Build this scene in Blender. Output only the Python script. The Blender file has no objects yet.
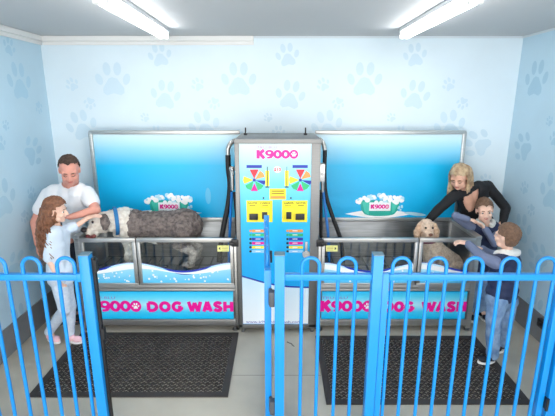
import bpy, bmesh, math, random
from mathutils import Vector, Matrix, noise
random.seed(5)
PI = math.pi
scene = bpy.context.scene
COL = scene.collection
# ------------------------------------------------------------------ camera
PITCH = math.radians(14.3); F_PX = 417.0; CAM_Z = 2.2
cd = bpy.data.cameras.new('camera'); cam = bpy.data.objects.new('camera', cd); COL.objects.link(cam)
cam.location = (0, 0, CAM_Z); cam.rotation_euler = (PI/2 - PITCH, 0, 0)
cd.sensor_width = 36; cd.lens = 36*F_PX/555; cd.clip_start = .05
scene.camera = cam
def at(px, py, Y):
    """measured point of the photograph at depth Y, in metres"""
    u = px-277.5; v = py-208
    t = Y/(F_PX*math.cos(PITCH) - v*math.sin(PITCH))
    return Vector((u*t, Y, CAM_Z - (F_PX*math.sin(PITCH)+v*math.cos(PITCH))*t))
# ------------------------------------------------------------------ materials
def lin(c):
    return tuple(((x/255)/12.92 if x/255 <= .04045 else ((x/255+.055)/1.055)**2.4) for x in c) + (1,)
MATS = {}
def mat(name, c, rough=.5, metal=0, vary=0, vscale=8, bump=0, bscale=60, stretch=None, emit=0, c2=None, spec=.5, coat=0):
    if name in MATS: return MATS[name]
    m = bpy.data.materials.new(name); m.use_nodes = True; nt = m.node_tree; n = nt.nodes; l = nt.links
    b = n['Principled BSDF']
    b.inputs['Base Color'].default_value = lin(c); b.inputs['Roughness'].default_value = rough
    b.inputs['Metallic'].default_value = metal; b.inputs['Specular IOR Level'].default_value = spec
    b.inputs['Coat Weight'].default_value = coat
    tc = n.new('ShaderNodeTexCoord'); mp = n.new('ShaderNodeMapping'); l.new(tc.outputs['Object'], mp.inputs['Vector'])
    if stretch: mp.inputs['Scale'].default_value = stretch
    if vary or c2:
        t = n.new('ShaderNodeTexNoise'); t.inputs['Scale'].default_value = vscale; t.inputs['Detail'].default_value = 5
        l.new(mp.outputs[0], t.inputs['Vector'])
        r = n.new('ShaderNodeValToRGB'); r.color_ramp.elements[0].position = .35; r.color_ramp.elements[1].position = .65
        if c2: a, z = lin(c2), lin(c)
        else:
            a = tuple(x*(1-vary) for x in lin(c)[:3])+(1,); z = tuple(min(1, x*(1+vary)) for x in lin(c)[:3])+(1,)
        r.color_ramp.elements[0].color = a; r.color_ramp.elements[1].color = z
        l.new(t.outputs['Fac'], r.inputs[0]); l.new(r.outputs[0], b.inputs['Base Color'])
    if bump:
        t2 = n.new('ShaderNodeTexNoise'); t2.inputs['Scale'].default_value = bscale; t2.inputs['Detail'].default_value = 3
        l.new(mp.outputs[0], t2.inputs['Vector'])
        bp = n.new('ShaderNodeBump'); bp.inputs['Strength'].default_value = bump; bp.inputs['Distance'].default_value = .01
        l.new(t2.outputs['Fac'], bp.inputs['Height']); l.new(bp.outputs[0], b.inputs['Normal'])
    if emit:
        b.inputs['Emission Color'].default_value = lin(c); b.inputs['Emission Strength'].default_value = emit
    MATS[name] = m; return m
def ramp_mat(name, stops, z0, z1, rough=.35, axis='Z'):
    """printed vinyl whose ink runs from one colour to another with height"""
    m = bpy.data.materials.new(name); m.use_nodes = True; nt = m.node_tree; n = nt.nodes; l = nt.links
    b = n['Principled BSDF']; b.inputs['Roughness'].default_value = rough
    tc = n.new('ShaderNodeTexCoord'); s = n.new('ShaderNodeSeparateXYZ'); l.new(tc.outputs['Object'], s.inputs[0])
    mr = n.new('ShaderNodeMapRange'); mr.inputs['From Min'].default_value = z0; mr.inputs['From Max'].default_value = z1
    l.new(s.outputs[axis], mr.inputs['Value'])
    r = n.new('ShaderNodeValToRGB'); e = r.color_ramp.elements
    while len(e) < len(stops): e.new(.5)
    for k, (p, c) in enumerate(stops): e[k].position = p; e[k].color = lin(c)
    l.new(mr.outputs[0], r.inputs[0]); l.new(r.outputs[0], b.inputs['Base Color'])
    return m
def glass_mat(name, tint=(250, 253, 254)):
    m = bpy.data.materials.new(name); m.use_nodes = True; nt = m.node_tree; n = nt.nodes; l = nt.links
    n.remove(n['Principled BSDF']); out = n['Material Output']
    t = n.new('ShaderNodeBsdfTransparent'); t.inputs[0].default_value = lin(tint)
    g = n.new('ShaderNodeBsdfGlossy'); g.inputs['Roughness'].default_value = .03
    f = n.new('ShaderNodeFresnel'); f.inputs[0].default_value = 1.5
    mx = n.new('ShaderNodeMixShader'); l.new(f.outputs[0], mx.inputs[0]); l.new(t.outputs[0], mx.inputs[1]); l.new(g.outputs[0], mx.inputs[2])
    l.new(mx.outputs[0], out.inputs[0]); return m
STEEL = mat('brushed stainless steel', (188, 188, 186), .34, .85, .08, 6, stretch=(1, 1, 30))
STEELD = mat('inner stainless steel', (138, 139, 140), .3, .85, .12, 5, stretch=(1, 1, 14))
BLUE = mat('sky blue powder coat', (0, 134, 212), .35, 0, coat=.3)
BLACK = mat('black rubber', (22, 22, 24), .6)
BLACKM = mat('black plastic', (26, 26, 30), .35)
MAG = mat('magenta ink', (236, 0, 150), .4)
WHITE = mat('white ink', (250, 252, 255), .4)
YEL = mat('yellow ink', (255, 236, 50), .4)
NAVYI = mat('navy ink', (20, 50, 170), .4)
SKIN = mat('light skin', (226, 176, 152), .5, vary=.05, vscale=20)
SKINR = mat('ruddy skin', (222, 156, 138), .5, vary=.06, vscale=20)
SKINK = mat('fair skin', (238, 196, 174), .5, vary=.04, vscale=20)
# ------------------------------------------------------------------ object helpers
def tag(o, label=None, cat=None, group=None, kind=None):
    if label: o['label'] = label
    if cat: o['category'] = cat
    if group: o['group'] = group
    if kind: o['kind'] = kind
    return o
def thing(name, loc, label, cat, group=None):
    o = bpy.data.objects.new(name, None); COL.objects.link(o); o.location = loc; o.empty_display_size = .1
    return tag(o, label, cat, group)
def rootloc(o):
    while o.parent: o = o.parent
    return Vector(o.location)
def link(name, me, mats, parent=None, smooth=True, label=None):
    """world-space mesh -> object; children keep their mesh relative to the thing's base"""
    if not isinstance(mats, (list, tuple)): mats = [mats]
    for m in mats: me.materials.append(m)
    o = bpy.data.objects.new(name, me); COL.objects.link(o)
    if parent:
        me.transform(Matrix.Translation(-rootloc(parent))); o.parent = parent
    if smooth:
        for p in me.polygons: p.use_smooth = True
        try: me.set_sharp_from_angle(angle=math.radians(40))
        except Exception: pass
    if label: o['label'] = label
    return o
class B:
    def __init__(s): s.bm = bmesh.new(); s.mi = 0
    def _f(s, vs):
        try:
            f = s.bm.faces.new(vs); f.material_index = s.mi; return f
        except ValueError: return None
    def box(s, a, b, bev=0, rot=None):
        a = Vector(a); b = Vector(b); c = (a+b)/2; d = (b-a)
        n0 = set(s.bm.verts)
        r = bmesh.ops.create_cube(s.bm, size=1)
        vs = r['verts']
        for v in vs:
            v.co = Vector((v.co.x*d.x, v.co.y*d.y, v.co.z*d.z))
        if bev:
            es = list({e for v in vs for e in v.link_edges})
            bmesh.ops.bevel(s.bm, geom=es, offset=bev, segments=2, affect='EDGES', profile=.6)
            vs = [v for v in s.bm.verts if v not in n0]
        M = Matrix.Translation(c)
        if rot is not None: M = M @ rot.to_4x4()
        for v in vs: v.co = M @ v.co
        for f in {f for v in vs for f in v.link_faces}: f.material_index = s.mi
        return s
    def tube(s, pts, r, n=8, caps=True):
        pts = [Vector(p) for p in pts]; k = len(pts)
        rs = r if isinstance(r, (list, tuple)) else [r]*k
        up = Vector((0, 0, 1)); rings = []; x = None
        for i, p in enumerate(pts):
            t = (pts[min(i+1, k-1)]-pts[max(i-1, 0)]).normalized()
            if x is None:
                x = t.cross(up)
                if x.length < .05: x = t.cross(Vector((0, 1, 0)))
            x = (x - t*x.dot(t)).normalized(); y = t.cross(x)
            rings.append([s.bm.verts.new(p+(x*math.cos(2*PI*j/n)+y*math.sin(2*PI*j/n))*rs[i]) for j in range(n)])
        for a, b in zip(rings, rings[1:]):
            for j in range(n): s._f([a[j], a[(j+1) % n], b[(j+1) % n], b[j]])
        if caps: s._f(rings[0][::-1]); s._f(rings[-1])
        return s
    def ball(s, c, r, seg=16, ring=10, M=None):
        c = Vector(c)
        if not isinstance(r, (tuple, list, Vector)): r = (r, r, r)
        vs = bmesh.ops.create_uvsphere(s.bm, u_segments=seg, v_segments=ring, radius=1)['verts']
        for v in vs:
            q = Vector((v.co.x*r[0], v.co.y*r[1], v.co.z*r[2]))
            v.co = c + (M @ q if M else q)
        for f in {f for v in vs for f in v.link_faces}: f.material_index = s.mi
        return s
    def cyl(s, c0, c1, r, n=16, r1=None): return s.tube([c0, c1], [r, r if r1 is None else r1], n)
    def capsule(s, a, b, r0, r1=None, n=14):
        r1 = r0 if r1 is None else r1
        s.ball(a, r0, n, 8); s.ball(b, r1, n, 8)
        if (Vector(b)-Vector(a)).length > 1e-4: s.tube([a, b], [r0, r1], n)
        return s
    def build(s, name, mats, parent=None, smooth=True, label=None):
        bmesh.ops.recalc_face_normals(s.bm, faces=s.bm.faces)
        me = bpy.data.meshes.new(name); s.bm.to_mesh(me); s.bm.free()
        return link(name, me, mats, parent, smooth, label)
def arc(c, r, a0, a1, n, ax=(1, 0, 0), az=(0, 0, 1)):
    c = Vector(c); ax = Vector(ax); az = Vector(az)
    return [c+ax*r*math.cos(a0+(a1-a0)*i/n)+az*r*math.sin(a0+(a1-a0)*i/n) for i in range(n+1)]
def smooth_path(pts, k=6):
    pts = [Vector(p) for p in pts]; out = []
    for i in range(len(pts)-1):
        p0 = pts[max(i-1, 0)]; p1 = pts[i]; p2 = pts[i+1]; p3 = pts[min(i+2, len(pts)-1)]
        for j in range(k):
            t = j/k
            out.append(.5*((2*p1)+(p2-p0)*t+(2*p0-5*p1+4*p2-p3)*t*t+(3*p1-p0-3*p2+p3)*t**3))
    return out+[pts[-1]]
class Print:
    """flat printed shapes on one plane; (x, z) on a wall facing -Y, or any frame"""
    def __init__(s, Y, frame=None):
        s.Y = Y; s.bm = bmesh.new(); s.mats = []; s.fr = frame
    def P(s, x, z, lay):
        if s.fr: return s.fr(x, z, lay)
        return Vector((x, s.Y-.0006*(lay+1), z))
    def mi(s, m):
        if m not in s.mats: s.mats.append(m)
        return s.mats.index(m)
    def poly(s, pts, m, lay=0):
        vs = [s.bm.verts.new(s.P(x, z, lay)) for x, z in pts]
        f = s.bm.faces.new(vs); f.material_index = s.mi(m); return s
    def rect(s, x0, z0, x1, z1, m, lay=0): return s.poly([(x0, z0), (x1, z0), (x1, z1), (x0, z1)], m, lay)
    def ell(s, x, z, rx, rz, m, lay=0, a=0, n=16):
        return s.poly([(x+rx*math.cos(t)*math.cos(a)-rz*math.sin(t)*math.sin(a), z+rx*math.cos(t)*math.sin(a)+rz*math.sin(t)*math.cos(a)) for t in [2*PI*i/n for i in range(n)]], m, lay)
    def strip(s, top, bot, m, lay=0):
        for i in range(len(top)-1):
            s.poly([bot[i], bot[i+1], top[i+1], top[i]], m, lay)
        return s
    def paw(s, x, z, d, a, m, lay=0):
        ca, sa = math.cos(a), math.sin(a)
        def R(u, w): return (x+(u*ca-w*sa)*d, z+(u*sa+w*ca)*d)
        pad = [(-.02, .10), (.12, .06), (.2, -.06), (.3, -.2), (.3, -.33), (.2, -.4), (.1, -.37), (0, -.34), (-.1, -.37), (-.2, -.4), (-.3, -.33), (-.3, -.2), (-.2, -.06), (-.12, .06)]
        s.poly([R(u, w) for u, w in pad], m, lay)
        for (u, w, t, rx, rz) in ((-.39, .04, .35, .1, .16), (-.15, .32, .08, .11, .18), (.15, .32, -.08, .11, .18), (.39, .04, -.35, .1, .16)):
            p = R(u, w); s.ell(p[0], p[1], rx*d, rz*d, m, lay, a+t)
        return s
    def text(s, txt, x0, x1, z0, z1, m, lay=1, off=.0, shear=0, sp=1.0):
        c = bpy.data.curves.new('t', 'FONT'); c.body = txt; c.size = 1; c.offset = off; c.shear = shear; c.space_character = sp; c.resolution_u = 3
        o = bpy.data.objects.new('t', c); COL.objects.link(o)
        dg = bpy.context.evaluated_depsgraph_get(); me = bpy.data.meshes.new_from_object(o.evaluated_get(dg))
        xs = [v.co.x for v in me.vertices]; ys = [v.co.y for v in me.vertices]
        if xs:
            a, b, e, f = min(xs), max(xs), min(ys), max(ys)
            vs = [s.bm.verts.new(s.P(x0+(v.co.x-a)/(b-a)*(x1-x0), z0+(v.co.y-e)/(f-e)*(z1-z0), lay)) for v in me.vertices]
            k = s.mi(m)
            for p in me.polygons:
                try: fc = s.bm.faces.new([vs[i] for i in p.vertices]); fc.material_index = k
                except ValueError: pass
        bpy.data.objects.remove(o); bpy.data.meshes.remove(me); bpy.data.curves.remove(c)
        return s
    def build(s, name, parent=None, label=None):
        me = bpy.data.meshes.new(name); s.bm.to_mesh(me); s.bm.free()
        return link(name, me, s.mats, parent, False, label)
def blob(name, fn, mats, parent, voxel=.008, sm=3, disp=None, cut=None, paint=None, label=None, smooth=True):
    """closed shapes drawn by fn(B) grown together into one continuous skin"""
    b = B(); fn(b)
    me = bpy.data.meshes.new('tmp'); b.bm.to_mesh(me); b.bm.free()
    o = bpy.data.objects.new('tmp', me); COL.objects.link(o)
    r = o.modifiers.new('r', 'REMESH'); r.mode = 'VOXEL'; r.voxel_size = voxel
    if sm:
        k = o.modifiers.new('s', 'SMOOTH'); k.factor = .5; k.iterations = sm
    dg = bpy.context.evaluated_depsgraph_get(); out = bpy.data.meshes.new_from_object(o.evaluated_get(dg))
    bpy.data.objects.remove(o); bpy.data.meshes.remove(me)
    if disp:
        ns = [v.normal.copy() for v in out.vertices]
        for v, nn in zip(out.vertices, ns): v.co = v.co + nn*disp(v.co)
    if cut:
        bm = bmesh.new(); bm.from_mesh(out)
        bmesh.ops.delete(bm, geom=[f for f in bm.faces if cut(f.calc_center_median())], context='FACES')
        bm.to_mesh(out); bm.free()
    if paint:
        for p in out.polygons: p.material_index = paint(p.center)
    out.name = name
    return link(name, out, mats, parent, smooth, label)
def L(a, b, t): return Vector(a).lerp(Vector(b), t)
# ------------------------------------------------------------------ room
XL, XR, YB, ZC = -2.40, 2.48, 4.5, 2.84
WALL = mat('pale blue painted wall', (216, 231, 239), .55, vary=.03, vscale=1.5)
PAW = mat('soft blue paw print', (201, 222, 234), .55)
WALL_SHADED = mat('pale blue wall with side shade', (186, 214, 229), .5, vary=.04, vscale=1.5)  # back wall's blue again, with the side walls' weaker light put into the colour
PAW_SHADED = mat('soft blue paw print with side shade', (167, 203, 222), .5)  # same paw print, darkened to carry the side walls' shade
CEIL = mat('white ceiling sheet', (196, 197, 198), .7)
b = B(); b.box((XL-.1, -1.5, -.1), (XR+.1, YB+.1, 0)); b.mi = 1
b._f([b.bm.verts.new(q) for q in ((-.375, 3.008, .0006), (.36, 3.008, .0006), (.36, 3.013, .0006), (-.375, 3.013, .0006))])
for ax, ay, cx, cy in ((286.5, 343.5, 290, 345), (291, 346, 294, 348), (289, 344.6, 292, 345.6)):
    p0 = at(ax, ay, 3.49); p1 = at(cx, cy, 3.46); y0 = 3.50-(ay-343.5)*.017; y1 = 3.50-(cy-343.5)*.017
    b._f([b.bm.verts.new(q) for q in ((p0.x, y0, .0007), (p1.x, y1, .0007), (p1.x+.004, y1+.012, .0007), (p0.x+.008, y0+.014, .0007))])
b.mi = 0; fl = b.build('floor', [mat('grey sealed concrete', (176, 171, 158), .5, 0, .10, 2.2, .08, 90), mat('dark floor mark', (84, 84, 82), .7)], None, False)
tag(fl, kind='structure')
b = B(); b.box((XL-.1, .4, ZC), (XR+.1, YB+.1, ZC+.1)); tag(b.build('ceiling', CEIL, None, False), kind='structure')
MOT = [(0, 0, 36, 0), (-79, -24, 24, 8), (-30, -28, 21, 200), (8, -30, 17, 20), (-42, 4, 14, 30), (-76, 15, 31, -8), (-26, 22, 13, 160),
       (-37, 46, 33, 12), (-5, 64, 31, 60), (30, 37, 10, 40), (-88, 52, 14, 0), (-72, 66, 24, 250)]
def wall(name, box0, box1, mt, pm, frame, span, uoff, zt):
    b = B(); b.box(box0, box1)
    p = Print(0, frame); done = []
    u = uoff
    while u < span+1.4:
        z = zt; k = 0
        while z > .2:
            for dx, dy, d, a in MOT:
                uu = u+dx/99+(.5 if k % 2 else 0); zz = z-dy/99
                if .06+d/150 < uu < span-.06-d/150 and .1 < zz < ZC-.06-d/220:
                    if any(math.hypot(uu-q[0], zz-q[1]) < .56*(d/99+q[2]) for q in done): continue
                    done.append((uu, zz, d/99)); p.paw(uu, zz, d/99, math.radians(a), pm)
            z -= 1.0; k += 1
        u += 1.3
    me = bpy.data.meshes.new('w'); p.bm.to_mesh(me); p.bm.free()
    n0 = len(b.bm.faces); b.bm.from_mesh(me); b.bm.faces.ensure_lookup_table()
    for i in range(n0, len(b.bm.faces)): b.bm.faces[i].material_index = 1
    m2 = bpy.data.meshes.new(name); b.bm.to_mesh(m2); b.bm.free()
    return tag(link(name, m2, [mt, pm], None, False), kind='structure')
wall('wall_back', (XL-.1, YB, 0), (XR+.1, YB+.1, ZC), WALL, PAW, lambda x, z, l: Vector((XL+x, YB-.001, z)), XR-XL, .70, 2.41)
wall('wall_left', (XL-.1, .4, 0), (XL, YB, ZC), WALL_SHADED, PAW_SHADED, lambda x, z, l: Vector((XL+.001, YB-x, z)), 4.1, .45, 2.37)
wall('wall_right', (XR, .4, 0), (XR+.1, YB, ZC), WALL_SHADED, PAW_SHADED, lambda x, z, l: Vector((XR-.001, YB-x, z)), 4.1, .32, 2.40)
GREY = mat('dark grey coved skirting vinyl', (120, 122, 125), .5, vary=.05)
for nm, x, s in (('baseboard_left', XL, 1), ('baseboard_right', XR, -1)):
    b = B(); b.box((min(x+s*.0015, x+s*.012),   .4, .001), (max(x+s*.0015, x+s*.012), YB-.014, .265))
    tag(b.build(nm, GREY, None, False), kind='structure')
b = B(); b.box((XL+.014, YB-.012, .001), (XR-.014, YB-.0015, .265)); tag(b.build('baseboard_back', GREY, None, False), kind='structure')
TR = mat('white cornice', (228, 228, 226), .5)
b = B()
b.box((XL+.03, YB-.045, ZC-.05), (-.24, YB-.002, ZC-.001), .008); b.box((XL+.03, YB-.02, ZC-.085), (-.24, YB-.002, ZC-.05), .004)
tag(b.build('trim_1', TR), kind='structure')
b = B(); b.box((XL+.002, .4, ZC-.085), (XL+.02, YB-.002, ZC-.05), .004); b.box((XL+.002, .4, ZC-.05), (XL+.045, YB-.002, ZC-.001), .008)
tag(b.build('trim_2', TR), kind='structure')
b = B(); b.box((-.235, YB-.014, ZC-.02), (XR-.003, YB-.002, ZC-.001)); b.box((XR-.014, .4, ZC-.02), (XR-.002, YB-.016, ZC-.001))
tag(b.build('trim_3', mat('thin pale bead', (205, 216, 222), .5), None, False), kind='structure')
# ------------------------------------------------------------------ ceiling lights
TUBE = mat('lit fluorescent tube', (255, 255, 255), .4, emit=14)
def batten(x, label):
    t = thing('fluorescent_light', (x, 3.4, ZC), label, 'ceiling light', 'fluorescent battens on the ceiling')
    b = B(); b.box((x-.048, 2.6, ZC-.035), (x+.048, 4.03, ZC-.001), .006)
    b.build('housing', mat('pale grey enamelled batten', (200, 205, 208), .4), t)
    for s in (-1, 1):
        b = B(); b.cyl((x+s*.024, 2.64, ZC-.072), (x+s*.024, 3.99, ZC-.072), .0185, 14); b.build('tube', TUBE, t)
        for y in (2.625, 4.005):
            b = B(); b.box((x+s*.024-.02, y-.014, ZC-.094), (x+s*.024+.02, y+.014, ZC-.0355), .005); b.build('tube_holder', TR, t)
batten(-1.02, 'twin tube fluorescent batten on the ceiling, over the left dog wash')
batten(1.14, 'twin tube fluorescent batten on the ceiling, over the right dog wash')
# ------------------------------------------------------------------ dog wash machines
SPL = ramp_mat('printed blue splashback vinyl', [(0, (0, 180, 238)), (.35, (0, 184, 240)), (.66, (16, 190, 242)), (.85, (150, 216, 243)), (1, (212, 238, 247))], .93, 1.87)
SIGN = ramp_mat('printed sign vinyl', [(0, (0, 185, 242)), (.25, (60, 205, 246)), (.5, (175, 232, 250)), (.78, (90, 214, 246)), (1, (0, 186, 242))], .14, .43)
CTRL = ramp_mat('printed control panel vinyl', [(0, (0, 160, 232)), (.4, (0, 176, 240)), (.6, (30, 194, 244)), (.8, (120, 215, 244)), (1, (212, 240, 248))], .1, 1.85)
WAVE = ramp_mat('printed wave film', [(0, (70, 190, 240)), (.6, (150, 220, 246)), (1, (220, 243, 251))], .5, .72)
GLASS = glass_mat('clear door glass')
TEAL = mat('teal ink', (30, 178, 160), .4); TEALL = mat('pale teal ink', (70, 205, 185), .4)
PALE = mat('pale blue ink', (190, 232, 248), .4)
INKW = ramp_mat('foam white ink', [(0, (235, 247, 252)), (1, (255, 255, 255))], 0, 1)
YF, YK = 3.70, 4.32                      # tub front and back planes
GL = {'K': [[(.14, 0), (.14, 1)], [(.2, .48), (.88, 1)], [(.36, .6), (.9, 0)]], 'H': [[(.14, 0), (.14, 1)], [(.86, 0), (.86, 1)], [(.14, .5), (.86, .5)]],
      'A': [[(.1, 0), (.5, 1)], [(.5, 1), (.9, 0)], [(.26, .28), (.74, .28)]], 'W': [[(.06, 1), (.28, 0)], [(.28, 0), (.5, .9)], [(.5, .9), (.72, 0)], [(.72, 0), (.94, 1)]],
      'D': [[(.14, .12), (.14, .88)], [(.14, .88), (.45, .88)]+[(.45+.41*math.sin(a), .5+.38*math.cos(a)) for a in [PI*i/10 for i in range(1, 10)]]+[(.45, .12), (.14, .12)]],
      'O': [[(.5+.37*math.cos(a), .5+.39*math.sin(a)) for a in [2*PI*i/20 for i in range(21)]]],
      'G': [[(.5+.37*math.cos(a), .5+.39*math.sin(a)) for a in [.75+(2*PI-.95)*i/18 for i in range(19)]], [(.55, .44), (.88, .44)], [(.86, .2), (.86, .48)]],
      'S': [[(.82, .74), (.72, .86), (.5, .9), (.26, .84), (.2, .7), (.3, .58), (.7, .44), (.82, .3), (.74, .15), (.5, .09), (.26, .14), (.14, .28)]]}
def heavy(p, txt, x0, x1, z0, z1, m, lay=1, th=.33, gap=.12, wide={'W': 1.45}):
    """thick marker-like capitals drawn as strokes"""
    tot = sum(wide.get(c, 1) for c in txt)+gap*(len(txt)-1); un = (x1-x0)/tot; h = z1-z0; x = x0; l0 = lay
    for c in txt:
        w = un*wide.get(c, 1)
        for st in GL[c]:
            q = [Vector((x+a*w, z0+b_*h)) for a, b_ in st]; t = th*h/2
            for i, (u0, u1) in enumerate(zip(q, q[1:])):
                d = (u1-u0).normalized(); nn = Vector((-d.y, d.x))*t
                lay += .12; p.poly([tuple(u0-nn), tuple(u1-nn), tuple(u1+nn), tuple(u0+nn)], m, lay)
                if i: lay += .12; p.ell(u0.x, u0.y, t, t, m, lay, n=12)
        x += w+gap*un; lay = l0
def ring(p, cx, cz, rx, rz, ix, iz, m, lay, t0=0, t1=2*PI, n=26):
    A = [t0+(t1-t0)*i/n for i in range(n+1)]
    p.strip([(cx+rx*math.cos(t), cz+rz*math.sin(t)) for t in A], [(cx+ix*math.cos(t), cz+iz*math.sin(t)) for t in A], m, lay)
def k9000(p, x0, x1, z0, z1, m, lay=1):
    """five heavy round characters, the last nought holding a white paw"""
    w = (x1-x0)/5; h = z1-z0; cz = (z0+z1)/2
    heavy(p, 'K', x0, x0+w*.98, z0, z1, m, lay, th=.38)
    cx = x0+w*1.52; rx = w*.53
    ring(p, cx, z1-h*.34, rx, h*.36, rx*.36, h*.12, m, lay)
    p.poly([(cx+rx, z1-h*.36), (cx+rx*.97, z0+h*.34), (cx+rx*.55, z0+h*.06), (cx-rx*.1, z0-h*.01), (cx-rx*.55, z0+h*.01), (cx-rx*.55, z0+h*.2), (cx-rx*.05, z0+h*.22), (cx+rx*.3, z0+h*.4)], m, lay+1)
    for k in (2.52, 3.5): ring(p, x0+w*k, cz, rx, h*.52, rx*.34, h*.24, m, lay+(k > 3))
    cx = x0+w*4.5
    p.ell(cx, cz, rx*1.02, h*.53, m, lay+2, n=24); p.paw(cx, cz, h*.62, 0, WHITE, lay+3)
def tub(s, label, g):
    """s = -1 for the left bay, +1 for the right; x runs from .39 (cabinet) to 1.89 (outer end)"""
    def X(a): return s*a
    def bx(b, x0, x1, y0, y1, z0, z1, bev=.003):
        a, c = sorted((X(x0), X(x1))); return b.box((a, y0, z0), (c, y1, z1), bev)
    t = thing('dog_wash_bay', (X(1.14), 4.0, 0), label, 'dog wash', g)
    b = B(); bx(b, .39, 1.89, YF+.05, YK, .53, .55); bx(b, .39, 1.89, YK-.01, YK+.01, .08, .95); bx(b, .385, .405, YF+.04, YK-.011, .08, .95); bx(b, 1.87, 1.89, YF+.04, YK-.011, .08, .97)
    bx(b, .39, 1.89, YF+.03, YF+.05, .08, .49)
    b.build('basin', STEELD, t)
    b = B()
    for k in range(13):
        a = .47+k*.11; bx(b, a, a+.012, YF+.09, YK-.05, .552, .566, 0)
    for y in (YF+.1, (YF+YK)/2, YK-.07): bx(b, .44, 1.84, y, y+.012, .566, .574, 0)
    b.build('floor_grate', mat('dark grate', (90, 95, 100), .4, .6), t)
    b = B(); bx(b, 1.85, 1.91, YF+.0, YK+.02, .95, .985, .006); b.build('end_rim', STEEL, t)
    b = B(); bx(b, 1.855, 1.905, YF, YF+.05, .03, .949, .004); bx(b, .385, .41, YF, YF+.05, .06, .949, .004)
    bx(b, 1.855, 1.905, YK-.03, YK+.02, .03, .949, .004)
    bx(b, .411, 1.854, YF+.002, YF+.05, .452, .49, .004); bx(b, .411, 1.854, YF-.006, YF+.02, .432, .45, .003)
    bx(b, .411, 1.854, YF, YF+.05, .06, .125, .004)
    b.build('frame', STEEL, t)
    for a in (1.88, .42):
        for y in (YF+.03, YK):
            f = B(); f.cyl((X(a), y, .001), (X(a), y, .012), .03); f.cyl((X(a), y, .01), (X(a), y, .07), .012); f.build('foot', STEELD, t)
    # splashback
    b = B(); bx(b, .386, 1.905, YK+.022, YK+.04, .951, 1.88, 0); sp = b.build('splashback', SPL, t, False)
    b = B(); bx(b, .386, 1.935, YK+.0, YK+.055, 1.875, 1.915, .012); bx(b, 1.9, 1.94, YK+.0, YK+.055, .96, 1.9, .01); bx(b, .386, 1.9, YK+.0, YK+.015, .951, .99, .002)
    b.build('splashback_frame', STEEL, t)
    p = Print(YK+.022)
    c = at(169 if s < 0 else 380, 204, YK+.02); cx, cz = c.x, c.z
    lo = cz-.13
    if s > 0:
        p.strip([(cx-.37+.74*i/16, lo+.02+.05*math.sin(PI*i/16)) for i in range(17)], [(cx-.37+.74*i/16, lo+.02-.045*math.sin(PI*i/16)) for i in range(17)], INKW, 0)
    else:
        p.strip([(cx-.45+.8*i/16, lo+.03+.04*math.sin(PI*i/16)) for i in range(17)], [(cx-.45+.8*i/16, lo+.03-.04*math.sin(PI*i/16)) for i in range(17)], INKW, 0)
    q = [(-.215, .04), (.215, .04), (.2, -.06), (.17, -.1)]; q += [(.17*math.cos(a), -.1-.035*math.sin(a)) for a in [PI*i/10 for i in range(1, 10)]] + [(-.17, -.1), (-.2, -.06)]
    p.poly([(cx+x, cz+z) for x, z in q], TEAL, 1)
    p.poly([(cx+x*.95, cz+z) for x, z in ((-.2, .02), (-.12, .02), (-.12, -.12), (-.17, -.09))], TEALL, 2)
    p.poly([(cx+x*.95, cz+z) for x, z in ((.14, .02), (.2, .02), (.17, -.09), (.14, -.1))], TEALL, 2)
    rr = random.Random(3)
    for k in range(46):
        a = rr.uniform(-1, 1); r = rr.uniform(.012, .03)
        p.ell(cx+a*.245, cz+.055+rr.uniform(-.035, .05)*(1.1-abs(a)*.6)-.02*abs(a), r, r, INKW if k % 3 else PALE, 3+k*.1, n=12)
    for k in range(6): p.ell(cx+.19+rr.uniform(0, .06), cz-.02-rr.uniform(0, .06), .012, .012, PALE, 3+k*.1, n=10)
    p.rect(cx-.115, cz-.075, cx+.115, cz+.018, WHITE, 9)
    k9000(p, cx-.095, cx+.095, cz-.05, cz-.005, MAG, 10)
    # pale sweep of spray low on the print
    e0 = at(415 if s > 0 else 210, 214 if s > 0 else 196, YK+.02)
    if s > 0: p.ell(e0.x, e0.z, .12, .018, PALE, 1, -.12)
    else: p.ell(e0.x-.02, e0.z, .03, .09, mat('spray ink', (90, 195, 240), .4), 1, 0)
    p.build('splashback_print', sp)
    # doors
    for (a0, a1) in ((.415, 1.318), (1.328, 1.85)):
        fw = .03 if a0 < 1 else .034
        b = B(); bx(b, a0, a1, YF-.012, YF+.022, .928, .968, .004); bx(b, a0, a1, YF-.008, YF+.02, .4915, .515, .003)
        bx(b, a0, a0+fw, YF-.010, YF+.02, .513, .93, .003); bx(b, a1-fw, a1, YF-.010, YF+.02, .513, .93, .003)
        d = b.build('door', STEEL, t)
        b = B(); bx(b, a0+fw, a1-fw, YF+.002, YF+.008, .515, .928, 0); b.build('glass', GLASS, d, False)
        p = Print(YF+.002)
        N = 28; xs = [a0+fw+(a1-a0-2*fw)*i/N for i in range(N+1)]
        def top(x):
            return .683+.042*math.cos(2*PI*(x-.42)/.95)
        tp = [(X(x), top(x)) for x in xs]; bt = [(X(x), .516) for x in xs]
        p.strip(tp, bt, WAVE, 0)
        p.strip(tp, [(X(x), top(x)-.004-.04*max(0, math.sin(2*PI*(x-.62)/.95))) for x in xs], NAVYI, 1)
        p.strip([(X(x), top(x)-.02) for x in xs], [(X(x), top(x)-.05-.02*math.cos(2*PI*(x-.5)/.95)) for x in xs], INKW, 2)
        for k in range(34 if a0 < 1 else 18):
            x = rr.uniform(a0+fw+.02, a1-fw-.02); r = rr.uniform(.004, .011)
            p.ell(X(x), rr.uniform(.53, max(.54, top(x)-.05)), r, r, WHITE, 3+k*.1, n=10)
        p.build('glass_print', d)
    # black latch, yellow sticker
    b = B(); bx(b, .36, .43, YF-.04, YF-.013, .895, .965, .006); bx(b, .40, .45, YF-.055, YF-.03, .91, .94, .006); b.build('latch', BLACKM, t)
    p = Print(YF-.012+.012)
    z0, z1 = .835, .895; a0, a1 = sorted((X(.455), X(.565)))
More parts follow.
